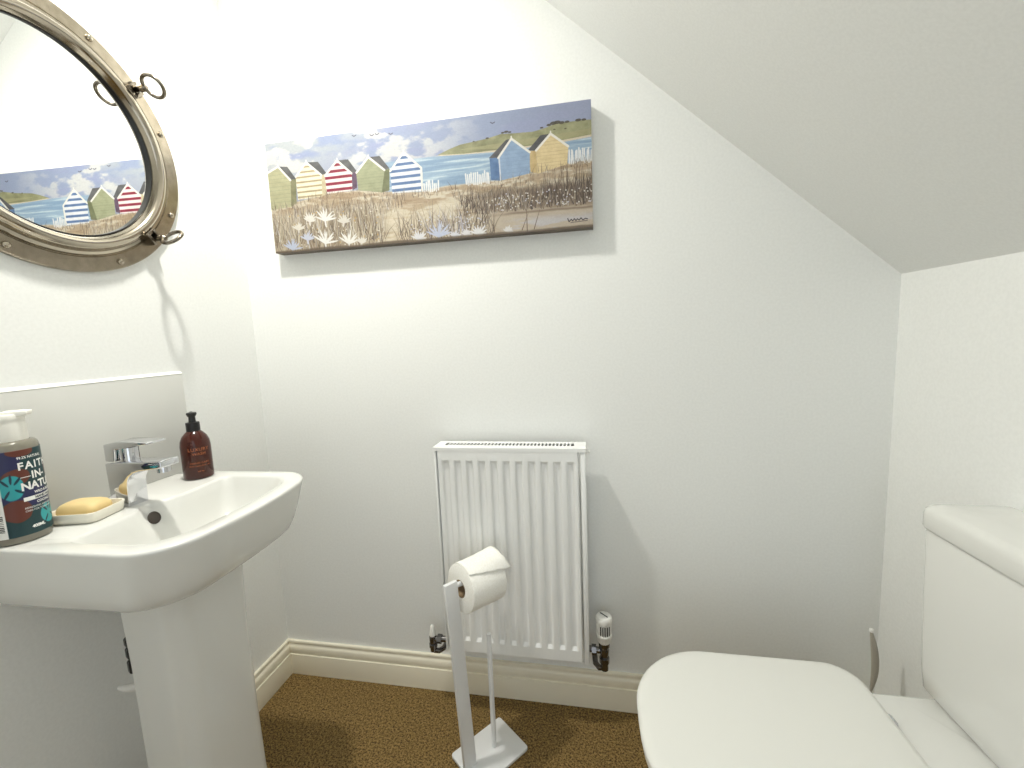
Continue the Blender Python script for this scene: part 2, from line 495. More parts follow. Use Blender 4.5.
def latch(ang):
    a = math.radians(ang)
    ra = Vector((0, math.cos(a), math.sin(a))); ta = Vector((0, -math.sin(a), math.cos(a))); X = Vector((1, 0, 0))
    ct = Vector(MC)
    def P(r, t, x):
        return tuple(ct + ra * r + ta * t + X * x)
    L = MB()
    def blk(r0, r1, t0, t1, x0, x1):
        v = [P(r, t, x) for x in (x0, x1) for r, t in ((r0, t0), (r1, t0), (r1, t1), (r0, t1))]
        L.add(v, [(3, 2, 1, 0), (4, 5, 6, 7), (0, 1, 5, 4), (1, 2, 6, 5), (2, 3, 7, 6), (3, 0, 4, 7)])
    blk(0.217, 0.243, -0.0135, -0.0065, 0.010, 0.030)
    blk(0.217, 0.243, 0.0065, 0.0135, 0.010, 0.030)
    blk(0.214, 0.222, -0.0135, 0.0135, 0.010, 0.028)
    lug = L.build('latch', M['nickel_dark'], pm, bevel=0.0012, bseg=2)
    s = MB()
    def disc(r, x):
        return [tuple(ct + ra * 0.235 + X * x + r * (math.cos(2 * PI * i / 20) * ra + math.sin(2 * PI * i / 20) * ta)) for i in range(20)]
    s.loft([disc(0.0055, 0.0115), disc(0.0055, 0.036), disc(0.0075, 0.038), disc(0.0075, 0.046), disc(0.0065, 0.052), disc(0.0035, 0.055)])
    s.tube([P(0.235, -0.0155, 0.022), P(0.235, 0.0155, 0.022)], 0.0045, 12)
    s.build('swing_bolt', M['nickel_dark'], lug)
    r = MB()
    cc = ct + ra * 0.235 + X * 0.0715
    r.tube([tuple(cc + 0.0222 * (math.cos(2 * PI * i / 48) * X + math.sin(2 * PI * i / 48) * ta)) for i in range(48)], 0.0040, 12, closed=True)
    r.build('ring_handle', M['nickel_dark'], lug)
latch(44)
latch(-44.5)

# ------------------------------------------------------------------ beach hut painting
PX0, PX1, PZ0, PZ1, PD = 0.1306, 1.0363, 1.3617, 1.6616, 0.034
NX, NY = 900, 300
def vnoise(nx, ny, sx, sy, octv=4, seed=0, fall=0.5):
    g = np.random.default_rng(seed)
    out = np.zeros((ny, nx)); amp = 1.0; tot = 0
    for o in range(octv):
        fx, fy = max(2, int(sx * 2 ** o)), max(2, int(sy * 2 ** o))
        t = g.random((fy + 2, fx + 2))
        xs = np.linspace(0, fx, nx); ys = np.linspace(0, fy, ny)
        xi = xs.astype(int); yi = ys.astype(int)
        xf = xs - xi; yf = ys - yi
        xf = xf * xf * (3 - 2 * xf); yf = yf * yf * (3 - 2 * yf)
        a = t[yi][:, xi] * (1 - xf) + t[yi][:, xi + 1] * xf
        b2 = t[yi + 1][:, xi] * (1 - xf) + t[yi + 1][:, xi + 1] * xf
        out += amp * (a * (1 - yf[:, None]) + b2 * yf[:, None])
        tot += amp; amp *= fall
    return out / tot
def sstep(a, b_, x):
    t = np.clip((x - a) / (b_ - a), 0, 1)
    return t * t * (3 - 2 * t)
class Canvas:
    def __init__(s, nx, ny, asp):
        s.nx, s.ny = nx, ny
        s.img = np.zeros((ny, nx, 3))
        s.U, s.V = np.meshgrid((np.arange(nx) + 0.5) / nx, (np.arange(ny) + 0.5) / ny)
        s.asp = asp
    def blend(s, mask, col):
        s.img[:] = s.img * (1 - mask[..., None]) + np.asarray(col, float) * mask[..., None]
    def pmask(s, pts):
        """polygon mask (even-odd) with a soft edge of about a pixel"""
        acc = np.zeros(s.U.shape)
        for ox, oy in ((-.25, -.25), (.25, -.25), (-.25, .25), (.25, .25)):
            x = s.U + ox / s.nx; y = s.V + oy / s.ny
            ins = np.zeros(s.U.shape, bool)
            n = len(pts)
            for i in range(n):
                (x1, y1), (x2, y2) = pts[i], pts[(i + 1) % n]
                if y1 == y2:
                    continue
                cnd = ((y1 > y) != (y2 > y)) & (x < (x2 - x1) * (y - y1) / (y2 - y1) + x1)
                ins ^= cnd
            acc += ins
        return acc / 4
    def poly(s, pts, col, var=None):
        m = s.pmask(pts)
        if var is None:
            s.blend(m, col)
        else:
            s.blend(m, np.asarray(col)[None, None, :] + var[..., None] * np.array([1, 1, .95]))
        return m
    def stroke(s, pts, w, col, alpha=1.0, taper=True):
        """pts in u,v; w in canvas pixels"""
        for k in range(len(pts) - 1):
            (u0, v0), (u1, v1) = pts[k], pts[k + 1]
            x0, y0, x1, y1 = u0 * s.nx, v0 * s.ny, u1 * s.nx, v1 * s.ny
            n = max(1, int(math.hypot(x1 - x0, y1 - y0) * 1.2))
            for i in range(n):
                t = (i + .5) / n
                tt = (k + t) / (len(pts) - 1)
                ww = w * (1 - .75 * tt) if taper else w
                x, y = x0 + (x1 - x0) * t, y0 + (y1 - y0) * t
                r = int(ww + 1.5)
                xi, yi = int(x), int(y)
                a, b2, c2, d2 = max(0, yi - r), min(s.ny, yi + r + 1), max(0, xi - r), min(s.nx, xi + r + 1)
                if a >= b2 or c2 >= d2:
                    continue
                yy, xx = np.mgrid[a:b2, c2:d2]
                m = np.clip(ww * .5 + .5 - np.hypot(xx + .5 - x, yy + .5 - y), 0, 1) * alpha * (1 if ww >= 1 else .5 + .5 * ww)
                s.img[a:b2, c2:d2] = s.img[a:b2, c2:d2] * (1 - m[..., None]) + np.asarray(col, float) * m[..., None]

def paint_beach():
    c = Canvas(NX, NY, 3.0)
    U, V = c.U, c.V
    # sky
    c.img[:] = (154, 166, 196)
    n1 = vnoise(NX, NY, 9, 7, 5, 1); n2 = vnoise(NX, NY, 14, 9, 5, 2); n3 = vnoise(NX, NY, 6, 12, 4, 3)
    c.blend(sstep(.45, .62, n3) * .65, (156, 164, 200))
    c.blend(sstep(.42, .6, n1) * sstep(.62, .1, U + .5 * V) * .8, (190, 194, 192))  # left clouds painted darker to offset washout from the lamp
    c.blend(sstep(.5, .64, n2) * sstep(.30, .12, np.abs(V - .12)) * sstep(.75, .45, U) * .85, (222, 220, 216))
    c.blend(sstep(.7, 1.0, U) * .55, (166, 172, 200))  # right sky painted lighter to offset the weaker lamp light there
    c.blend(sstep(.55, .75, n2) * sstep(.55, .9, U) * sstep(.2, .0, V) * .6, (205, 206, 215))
    # sea
    sea = sstep(.285, .30, V) * sstep(.36, .42, U)
    c.blend(sea, (158, 184, 208))
    st = vnoise(NX, NY, 8, 60, 3, 5)
    c.blend(sea * sstep(.55, .68, st) * .8, (208, 226, 236))
    c.blend(sea * sstep(.46, .34, st) * .7, (130, 160, 192))
    # headland
    hn = (vnoise(NX, NY, 40, 16, 4, 6) - .5) * 70
    hill = [(.560, .285), (.60, .245), (.63, .222), (.67, .212), (.71, .200), (.75, .178), (.79, .186), (.84, .192), (.87, .178), (.905, .150), (.95, .152), (1.01, .155), (1.01, .268), (.93, .285), (.85, .30), (.73, .302), (.64, .300)]
    c.poly([(.55, .292), (.62, .272), (.72, .285), (.85, .285), (1.01, .255), (1.01, .285), (.9, .308), (.74, .318), (.62, .304)], (222, 208, 184))
    c.poly(hill, (154, 154, 116), hn)
    c.blend(c.pmask([(.62, .262), (.75, .25), (.9, .235), (1.01, .222), (1.01, .262), (.9, .283), (.75, .296)]) * .6, (178, 172, 130))
    for u, v, r in [(.755, .170, 3), (.765, .166, 4), (.775, .172, 3), (.865, .170, 3), (.885, .156, 4), (.898, .146, 6), (.908, .143, 6), (.92, .15, 5), (.935, .149, 4), (.965, .147, 5), (.98, .149, 4), (.71, .198, 3), (.93, .2, 2), (.9, .196, 2), (.67, .21, 2)]:
        m = np.clip(r - np.hypot((U - u) * NX * .7, (V - v) * NY * 1.5) + .5, 0, 1)
        c.blend(m * .85, (72, 66, 52))
    # sand
    us = np.linspace(0, 1, NX)
    hz = np.interp(us, [0, .08, .2, .3, .4, .5, .58, .66, .74, .83, .92, 1], [.575, .55, .50, .50, .545, .575, .545, .55, .545, .515, .475, .46])
    sandm = sstep(-.008, .012, V - hz[None, :])
    c.blend(sandm, (220, 208, 186))
    s1 = vnoise(NX, NY, 14, 26, 5, 8); s2 = vnoise(NX, NY, 30, 40, 4, 9)
    c.blend(sandm * sstep(.50, .66, s1) * .75, (176, 154, 124))
    c.blend(sandm * sstep(.54, .66, s2) * .5, (240, 230, 210))
    c.blend(sandm * sstep(.12, .0, np.abs(V - hz[None, :] - .05)) * sstep(.4, .6, s2) * .55, (150, 122, 92))
    c.blend(sandm * sstep(.18, 0, np.abs(U - .46 + .1 * (V - .8))) * sstep(.66, .8, V) * .5, (236, 222, 196))
    c.blend(sstep(.78, .86, V) * sstep(.60, .72, U) * .8, (196, 182, 164))
    c.blend(sstep(.85, .92, V) * sstep(.72, .8, U) * sstep(.45, .62, s1) * .8, (206, 204, 212))
    # huts
    W_ = (244, 241, 232)
    tex = (vnoise(NX, NY, 60, 26, 3, 12) - .5) * 40
    def boards(mask, v0, v1, n, col, a=.35, duty=.18):
        ph = ((V - v0) / (v1 - v0) * n) % 1.0
        c.blend(mask * (ph < duty) * a, col)
    def hut(ap, el, er, bl_, br, front, roof, side=None, sidecol=None, stripes=None, trim=W_):
        if roof:
            rt, rr, rc = roof
            c.poly([ap, rt, rr, er if rr[0] > er[0] else el], rc, tex)
        if side:
            c.poly(side, sidecol, tex)
        m = c.poly([ap, er, br, bl_, el], front, tex * .6)
        if stripes:
            col, v0, pitch, duty = stripes
            ph = ((V - v0) / pitch) % 1.0
            c.blend(m * sstep(0, .12, ph) * sstep(duty + .06, duty - .06, ph), np.asarray(col)[None, None] + tex[..., None] * .6)
        else:
            boards(m, ap[1], bl_[1], 11, tuple(k * .82 for k in front))
        c.stroke([el, ap], 5.0, trim, taper=False); c.stroke([ap, er], 5.0, trim, taper=False)
        c.stroke([ap, (ap[0], ap[1] - .02)], 3.0, trim, taper=False)
        return m
    GR = (96, 96, 98)
    hut((.039, .214), (-.002, .262), (.078, .349), (-.002, .60), (.072, .585), (180, 178, 142), ((.071, .225), (.098, .346), GR), [(.076, .345), (.098, .34), (.092, .56), (.072, .585)], (134, 132, 98))
    hut((.137, .207), (.097, .324), (.185, .336), (.098, .53), (.182, .52), (244, 236, 208), ((.177, .215), (.203, .326), GR), [(.183, .335), (.203, .33), (.200, .50), (.181, .52)], (206, 194, 160), ((176, 160, 124), .235, .044, .42))
    hut((.241, .225), (.196, .346), (.286, .353), (.199, .505), (.284, .498), (246, 240, 236), ((.277, .226), (.303, .337), GR), [(.284, .352), (.303, .34), (.300, .48), (.284, .498)], (96, 72, 96), ((146, 32, 62), .245, .054, .52))
    hut((.344, .230), (.301, .352), (.393, .357), (.303, .505), (.379, .545), (164, 168, 134), ((.380, .232), (.409, .347), GR), [(.391, .354), (.409, .35), (.404, .535), (.378, .545)], (120, 124, 90))
    hut((.456, .227), (.410, .372), (.508, .374), (.413, .565), (.507, .570), (240, 242, 246), None, None, None, ((94, 124, 172), .255, .054, .50))
    c.stroke([(.508, .374), (.507, .57)], 5, W_, taper=False)
    hut((.889, .225), (.847, .345), (.937, .342), (.851, .53), (.933, .48), (230, 208, 160), ((.861, .228), (.824, .337), (84, 84, 88)), [(.847, .345), (.826, .34), (.830, .51), (.851, .53)], (206, 180, 128))
    hut((.779, .226), (.739, .369), (.830, .352), (.742, .555), (.828, .52), (148, 174, 206), ((.764, .230), (.712, .361), (84, 84, 88)), [(.739, .365), (.714, .362), (.716, .54), (.742, .555)], (92, 126, 172))
    c.stroke([(.742, .37), (.744, .55)], 3, (220, 226, 236), taper=False)
    # fences
    for a, b2, v0, v1, n in [(.512, .560, .50, .585, 8), (.640, .712, .47, .560, 13), (.936, 1.0, .37, .475, 12)]:
        for i in range(n):
            u = a + (b2 - a) * (i + .5) / n
            c.stroke([(u, v1 + random.uniform(-.01, .01)), (u + random.uniform(-.002, .002), v0 + random.uniform(-.015, .02))], 3.4, (244, 244, 244), .9, taper=False)
    # birds
    for u, v in [(.727, .082), (.377, .047), (.303, .035), (.36, .05), (.42, .06)]:
        c.stroke([(u - .006, v - .008), (u, v + .004), (u + .007, v - .006)], 2.4, (96, 98, 116), .8, taper=False)
    # dune grass
    def grass(u0, u1, v0, v1, n, lmin, lmax, cols, w=(1.0, 2.0), a=.8, lean=.012):
        for _ in range(n):
            u, v = random.uniform(u0, u1), random.uniform(v0, v1)
            L = random.uniform(lmin, lmax)
            dx = random.gauss(0, lean)
            c.stroke([(u, v), (u + dx * .4, v - L * .55), (u + dx, v - L)], random.uniform(*w), random.choice(cols), random.uniform(.5, 1) * a)
    dk = [(76, 62, 52), (92, 78, 68), (62, 52, 48), (112, 94, 78)]
    md = [(146, 130, 108), (168, 150, 124), (122, 106, 88), (104, 92, 80), (160, 152, 144)]
    lt = [(238, 228, 206), (218, 206, 180), (244, 238, 224), (202, 192, 170), (214, 212, 214)]
    # tufts under huts
    for a, b2, v in [(0, .1, .605), (.09, .2, .55), (.19, .31, .52), (.30, .41, .575), (.40, .53, .61), (.51, .62, .60), (.71, .84, .575), (.82, .94, .535), (.92, 1, .50)]:
        grass(a, b2, v - .02, v + .025, 26, .03, .08, dk[:2] + md, (1, 2), .75, .006)
    m = sstep(.58, .70, V + .12 * (n1 - .5)) * sstep(.44, .30, U + .25 * (V - .8) * 0 + .16 * (n2 - .5))
    c.blend(m * .6, (152, 136, 114))
    grass(.0, .42, .66, .76, 260, .06, .16, md + lt, (1, 2.2), .75)
    grass(.08, .46, .60, .70, 170, .04, .10, dk + md, (1, 1.8), .7, .008)
    grass(.0, .38, .80, 1.02, 560, .10, .30, md + lt + dk[:2], (1, 2.4), .75, .018)
    grass(.42, .72, .88, 1.02, 330, .08, .26, md + dk + lt[:2], (1, 2.2), .75, .022)
    grass(.52, .64, .92, 1.0, 60, .1, .30, [(206, 208, 222), (186, 186, 206), (150, 140, 140)], (1, 2), .7, .02)
    band = sstep(.62, .76, U) * sstep(.60, .66, V) * sstep(.84, .78, V)
    c.blend(band * .75, (112, 94, 80))
    grass(.62, 1.0, .68, .82, 620, .04, .13, dk + dk + md, (1.2, 2.4), .85, .008)
    grass(.70, 1.0, .70, .82, 120, .03, .10, lt, (1, 2), .7, .008)
    grass(.86, 1.0, .60, .80, 140, .06, .18, dk, (1.2, 2.2), .8, .005)
    grass(.60, .86, .60, .70, 110, .03, .08, dk + md, (1, 2), .7, .008)
    c.blend(sstep(.02, .0, np.abs(V - .835 - .02 * (n2 - .5))) * sstep(.68, .8, U) * .6, (112, 92, 74))
    for x, y0, y1 in [(.815, 1.0, .62), (.835, .98, .80), (.80, .98, .84)]:
        c.stroke([(x, y0), (x + (.0 if x == .815 else .02), y1)], 2.2, (110, 92, 80), .8)
    dots = lambda u0, u1, v0, v1, n, cols, r: [c.stroke([(u, v), (u + .002, v)], r, random.choice(cols), .85, taper=False) for u, v in ((random.uniform(u0, u1), random.uniform(v0, v1)) for _ in range(n))]
    dots(.70, 1.0, .66, .80, 90, [(232, 226, 222), (206, 206, 222), (240, 236, 226)], 3)
    dots(.04, .36, .66, .98, 70, [(240, 236, 226), (226, 214, 190), (206, 166, 90)], 3)
    dots(.46, .70, .78, .95, 50, [(226, 226, 236), (200, 204, 224)], 3)
    # daisies
    def daisy(u, v, r, col):
        for k in range(9):
            a = PI * (.05 + .9 * k / 8) if k < 8 else PI * 1.5
            a += random.uniform(-.12, .12)
            L = r * random.uniform(.8, 1.15) * (.5 if k == 8 else 1)
            ex, ey = u + L * math.cos(a) / 3.0, v - L * math.sin(a)
            mx_, my_ = u + L * .6 * math.cos(a) / 3.0, v - L * .6 * math.sin(a)
            c.stroke([(u, v), (mx_, my_)], 4.6, col, .95, taper=False)
            c.stroke([(mx_, my_), (ex, ey)], 5.0, col, .95, taper=True)
    for u, v, r, col in [(.184, .74, .11, (246, 244, 240)), (.178, .945, .13, (250, 248, 244)), (.258, .965, .115, (248, 246, 240)), (.131, .735, .08, (238, 234, 226)), (.245, .775, .08, (226, 220, 210)),
                         (.062, .975, .10, (196, 204, 228)), (.118, .90, .08, (206, 210, 228)), (.09, .80, .07, (232, 226, 214)), (.30, .97, .06, (236, 230, 220)),
                         (.55, .972, .12, (204, 212, 236)), (.487, .985, .08, (238, 238, 242)), (.672, .985, .085, (240, 240, 242)), (.60, .985, .05, (226, 228, 236)), (.635, .98, .05, (236, 234, 236)), (.76, .985, .05, (232, 230, 230))]:
        daisy(u, v, r, col)
    # dark ground line along the bottom and the scribbled signature
    c.blend(sstep(.972, .992, V + .02 * (n2 - .5)) * .85, (104, 88, 72))
    sg = [(.930, .915), (.934, .945), (.940, .925), (.944, .94), (.949, .922), (.953, .94), (.957, .925), (.962, .938), (.967, .920), (.972, .938), (.979, .928), (.986, .934)]
    c.stroke(sg, 2.2, (60, 54, 60), .9, taper=False)
    c.stroke([(.938, .952), (.985, .946)], 1.6, (70, 62, 66), .7, taper=False)
    # canvas weave
    c.img *= (1 + .05 * (vnoise(NX, NY, 300, 150, 1, 21) - .5))[..., None]
    return np.clip(c.img, 0, 255)
def srgb_lin(a):
    a = a / 255.0
    return np.where(a <= .04045, a / 12.92, ((a + .055) / 1.055) ** 2.4)
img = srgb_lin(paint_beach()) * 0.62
def grid_object(name, cols, pos, m, parent, extra=None):
    """cols: (ny, nx, 3) linear colours, one per face, laid out by pos(u, v) as a grid"""
    ny, nx = cols.shape[:2]
    uu, vv = np.meshgrid(np.linspace(0, 1, nx + 1), np.linspace(0, 1, ny + 1))
    co = np.stack(pos(uu, vv), -1).reshape(-1, 3)
    idx = np.arange((nx + 1) * (ny + 1)).reshape(ny + 1, nx + 1)
    q = np.stack([idx[:-1, :-1], idx[1:, :-1], idx[1:, 1:], idx[:-1, 1:]], -1).reshape(-1, 4)
    cl = cols.reshape(-1, 3)
    if extra:
        ev, ef, ec = extra
        q = np.concatenate([q, np.array(ef) + len(co)]); co = np.concatenate([co, np.array(ev, float)]); cl = np.concatenate([cl, np.array(ec, float)])
    base = Vector(world_loc(parent)) if parent is not None else Vector((0, 0, 0))
    co = co - np.array(base)
    me = bpy.data.meshes.new(name)
    me.vertices.add(len(co)); me.vertices.foreach_set('co', co.ravel())
    me.loops.add(q.size); me.loops.foreach_set('vertex_index', q.ravel().astype(np.int32))
    me.polygons.add(len(q)); me.polygons.foreach_set('loop_start', np.arange(0, q.size, 4).astype(np.int32))
    me.update(calc_edges=True)
    at = me.color_attributes.new('paint', 'FLOAT_COLOR', 'CORNER')
    c4 = np.ones((len(q), 4, 4)); c4[..., :3] = cl[:, None, :]
    at.data.foreach_set('color', c4.ravel())
    me.materials.append(m)
    me.validate()
    o = bpy.data.objects.new(name, me)
    C.objects.link(o)
    if parent is not None:
        o.parent = parent
    return o
sb_ = srgb_lin(np.array([104., 92., 78.])); sl_ = srgb_lin(np.array([176., 172., 160.])); sk_ = srgb_lin(np.array([186., 192., 208.]))
pv = [(PX0, -PD, PZ0), (PX1, -PD, PZ0), (PX1, -PD, PZ1), (PX0, -PD, PZ1), (PX0, 0, PZ0), (PX1, 0, PZ0), (PX1, 0, PZ1), (PX0, 0, PZ1)]
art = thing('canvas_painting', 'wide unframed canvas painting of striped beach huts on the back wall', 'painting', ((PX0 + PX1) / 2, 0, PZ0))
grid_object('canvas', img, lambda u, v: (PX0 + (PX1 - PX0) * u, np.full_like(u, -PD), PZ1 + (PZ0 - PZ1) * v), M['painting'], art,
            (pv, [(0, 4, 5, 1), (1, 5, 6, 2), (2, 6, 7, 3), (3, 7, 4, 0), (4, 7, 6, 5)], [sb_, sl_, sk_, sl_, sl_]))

# ------------------------------------------------------------------ radiator
RX0, RX1, RY, RZ0, RZ1 = 0.600, 1.0055, -0.1, 0.2055, 0.8055
rad = thing('radiator', 'white ribbed panel radiator with top grille on the back wall', 'radiator', ((RX0 + RX1) / 2, -0.05, RZ0))
PXA, PXB, PZA, PZB = 0.608, 0.9885, 0.2090, 0.8005
n_gr, g0, pitch = 11, 0.6325, 0.03345
xs, pr = [PXA, PXA + 0.003], [0.006, 0.0]
for k in range(n_gr):
    c = g0 + pitch * k
    for dx, pz_ in ((-0.0118, 0), (-0.0104, .1), (-0.0085, .5), (-0.0066, .9), (-0.0052, 1), (0.0052, 1), (0.0066, .9), (0.0085, .5), (0.0104, .1), (0.0118, 0)):
        xs.append(c + dx); pr.append(pz_)
xs += [PXB - 0.003, PXB]; pr += [0.0, 0.006]
zs = [PZA, PZA + 0.003, 0.2435, 0.2530, 0.7610, 0.7705, PZB - 0.004, PZB]
pz = [0, 0, 0, 1, 1, 0, 0, 0]
edge_z = [0.007, 0, 0, 0, 0, 0, 0, 0.008]
v, f = [], []
for j, z in enumerate(zs):
    for i, x in enumerate(xs):
        dep = 0.0065 * (pr[i] if 1 < i < len(xs) - 2 else 0) * pz[j]
        e = max(0.007 if i in (0, len(xs) - 1) else 0, edge_z[j])
        v.append((x, RY + dep + e, z))
nx_ = len(xs)
for j in range(len(zs) - 1):
    for i in range(nx_ - 1):
        f.append((j * nx_ + i, j * nx_ + i + 1, (j + 1) * nx_ + i + 1, (j + 1) * nx_ + i))
fp = MB().add(v, f)
# returns of the front sheet, so it has its real depth
fp.add([(PXA, RY + 0.007, PZA), (PXB, RY + 0.007, PZA), (PXB, RY + 0.007, PZB), (PXA, RY + 0.007, PZB),
        (PXA, RY + 0.016, PZA), (PXB, RY + 0.016, PZA), (PXB, RY + 0.016, PZB), (PXA, RY + 0.016, PZB)],
       [(0, 4, 5, 1), (1, 5, 6, 2), (2, 6, 7, 3), (3, 7, 4, 0), (4, 7, 6, 5)])
fp.build('front_panel', M['enamel'], rad, angle=31)
for x0, x1 in ((RX0, RX0 + 0.005), (RX1 - 0.0125, RX1)):
    sc_ = MB().box(x0, x1, RY + 0.001, -0.034, RZ0, RZ1 - 0.006)
    sc_.build('side_panel', M['enamel'], rad, bevel=0.0018, bseg=2)
# convector body behind, and two wall brackets
MB().box(0.612, 0.985, -0.080, -0.036, 0.213, 0.765).build('convector_fins', M['enamel'], rad)
for x in (0.70, 0.90):
    MB().box(x - 0.015, x + 0.015, -0.037, 0.0, 0.26, 0.74).build('wall_bracket', M['enamel'], rad, bevel=0.002)
# top grille: frame and slats, with real slots
tg = MB()
GX0, GX1, GYF, GYB, GZ = RX0 - 0.002, RX1 + 0.001, RY - 0.001, -0.032, 0.8055
SX0, SX1, SYF, SYB = 0.6235, 0.9765, -0.0735, -0.0475
tg.box(GX0, GX1, GYF, SYF, GZ - 0.0022, GZ)
tg.box(GX0, GX1, SYB, GYB, GZ - 0.0022, GZ)
tg.box(GX0, SX0, SYF, SYB, GZ - 0.0022, GZ)
tg.box(SX1, GX1, SYF, SYB, GZ - 0.0022, GZ)
ns = 36
for k in range(1, ns):
    x = SX0 + (SX1 - SX0) * k / ns
    tg.box(x - 0.0020, x + 0.0020, SYF, SYB, GZ - 0.0022, GZ)
for y0, y1 in ((GYF, GYF + 0.0015), (GYB - 0.0015, GYB)):
    tg.box(GX0, GX1, y0, y1, GZ - 0.009, GZ - 0.0022)
tg.build('top_grille', M['enamel'], rad, angle=25)
MB().box(0.615, 0.985, -0.081, -0.038, 0.7655, 0.7990).build('slot_shade_block', M['dark'], rad)  # dark block paints in the shade of the unlit interior below the slots
# bleed valve on the right upper edge
MB().lathe([(0.0, 0.0), (0.0068, 0.0), (0.0068, 0.005), (0.0045, 0.0055), (0.0045, 0.012), (0.0, 0.012)], (RX1, -0.052, 0.785), 'x', 16).build('bleed_valve', M['whiteplast'], rad)

# thermostatic valve on the right
TVX, TVY = 1.0455, -0.064
tv = MB().lathe([(0.0, 0.169), (0.0105, 0.169), (0.0105, 0.190), (0.0135, 0.191), (0.0135, 0.205), (0.0095, 0.206), (0.0115, 0.212), (0.0130, 0.228), (0.0105, 0.236), (0.0145, 0.239), (0.0155, 0.254), (0.0, 0.254)], (TVX, TVY, 0), seg=24)
tv.tube([(TVX, TVY, 0.224), (TVX - 0.022, TVY + 0.002, 0.224), (RX1 - 0.003, TVY + 0.004, 0.224)], 0.0085, 16)
tv.lathe([(0.0, -0.034), (0.0135, -0.034), (0.0135, -0.022), (0.0, -0.022)], (TVX, TVY + 0.002, 0.224), 'x', 6)
tvo = tv.build('thermostatic_valve', M['darkmetal'], rad, angle=30)
pb = MB().tube([(TVX, TVY, 0.182), (TVX - 0.004, TVY, 0.173), (TVX - 0.014, TVY + 0.004, 0.169), (TVX - 0.024, TVY + 0.014, 0.173), (TVX - 0.027, -0.02, 0.177), (TVX - 0.027, 0.0, 0.177)], 0.0078, 16)
pb.build('supply_pipe', M['darkmetal'], tvo)
# head: ribbed lower skirt, slotted barrel, domed cap
hd = MB()
seg = 64
loops = []
for r, z, rib in [(0.0140, 0.250, 0), (0.0165, 0.253, 0.0006), (0.0190, 0.260, 0.0012), (0.0208, 0.270, 0.0012), (0.0218, 0.272, 0.0004), (0.0218, 0.277, 0.0004), (0.0204, 0.279, 0.0022), (0.0205, 0.312, 0.0022), (0.0220, 0.3135, 0), (0.0224, 0.320, 0), (0.0216, 0.3250, 0), (0.0190, 0.3285, 0), (0.010, 0.3305, 0), (0.0, 0.3308, 0)]:
    loops.append([((r - rib * (i % 4 in (0, 1))) * math.cos(2 * PI * i / seg) + TVX, (r - rib * (i % 4 in (0, 1))) * math.sin(2 * PI * i / seg) + TVY, z) for i in range(seg)])
hd.loft(loops)
hd.build('valve_head', M['whiteplast'], tvo, angle=30)['label'] = 'white ribbed thermostat head'
for a in (-2.05, -1.75, -1.45, -1.15, -0.85):
    ca, sa = math.cos(a), math.sin(a)
    r0, r1, hw2 = 0.0195, 0.0209, 0.0013
    vv_ = []
    for z in (0.281, 0.307):
        for r in (r0, r1):
            for s in (-1, 1):
                vv_.append((TVX + r * ca - s * hw2 * sa, TVY + r * sa + s * hw2 * ca, z))
    MB().add(vv_, [(0, 1, 3, 2), (4, 6, 7, 5), (0, 4, 5, 1), (2, 3, 7, 6), (0, 2, 6, 4), (1, 5, 7, 3)]).build('head_slot', M['dark'], tvo)
sl2 = MB()
ca, sa = math.cos(2.4), math.sin(2.4)
vv_ = []
for z in (0.3295, 0.3318):
    for l, s in ((-0.013, -1), (0.013, -1), (0.013, 1), (-0.013, 1)):
        vv_.append((TVX + l * ca - s * 0.0011 * sa, TVY + l * sa + s * 0.0011 * ca, z))
sl2.add(vv_, [(3, 2, 1, 0), (4, 5, 6, 7), (0, 1, 5, 4), (1, 2, 6, 5), (2, 3, 7, 6), (3, 0, 4, 7)])
sl2.build('position_mark', M['dark'], tvo)

# lockshield valve on the left
LX, LY = 0.5475, -0.065
lk = MB().lathe([(0.0, 0.176), (0.0095, 0.176), (0.0095, 0.188), (0.0120, 0.189), (0.0120, 0.199), (0.0090, 0.200), (0.0105, 0.206), (0.0105, 0.222), (0.0085, 0.226), (0.0, 0.226)], (LX, LY, 0), seg=20)
lk.tube([(LX, LY, 0.213), (LX + 0.03, LY + 0.003, 0.213), (RX0 + 0.003, LY + 0.004, 0.213)], 0.0085, 16)
lk.lathe([(0.0, 0.014), (0.0130, 0.014), (0.0130, 0.027), (0.0, 0.027)], (LX, LY + 0.002, 0.213), 'x', 6)
lko = lk.build('lockshield_valve', M['darkmetal'], rad, angle=30)
MB().lathe([(0.0, 0.224), (0.0092, 0.224), (0.0095, 0.232), (0.0068, 0.244), (0.0060, 0.253), (0.0035, 0.2565), (0.0, 0.257)], (LX, LY, 0), seg=24).build('valve_cap', M['whiteplast'], lko)['label'] = 'small white plastic cap'
MB().tube([(LX, LY, 0.182), (LX + 0.004, LY, 0.176), (LX + 0.016, LY + 0.004, 0.173), (LX + 0.026, LY + 0.014, 0.174), (LX + 0.03, -0.02, 0.176), (LX + 0.03, 0.0, 0.176)], 0.0075, 16).build('supply_pipe', M['darkmetal'], lko)

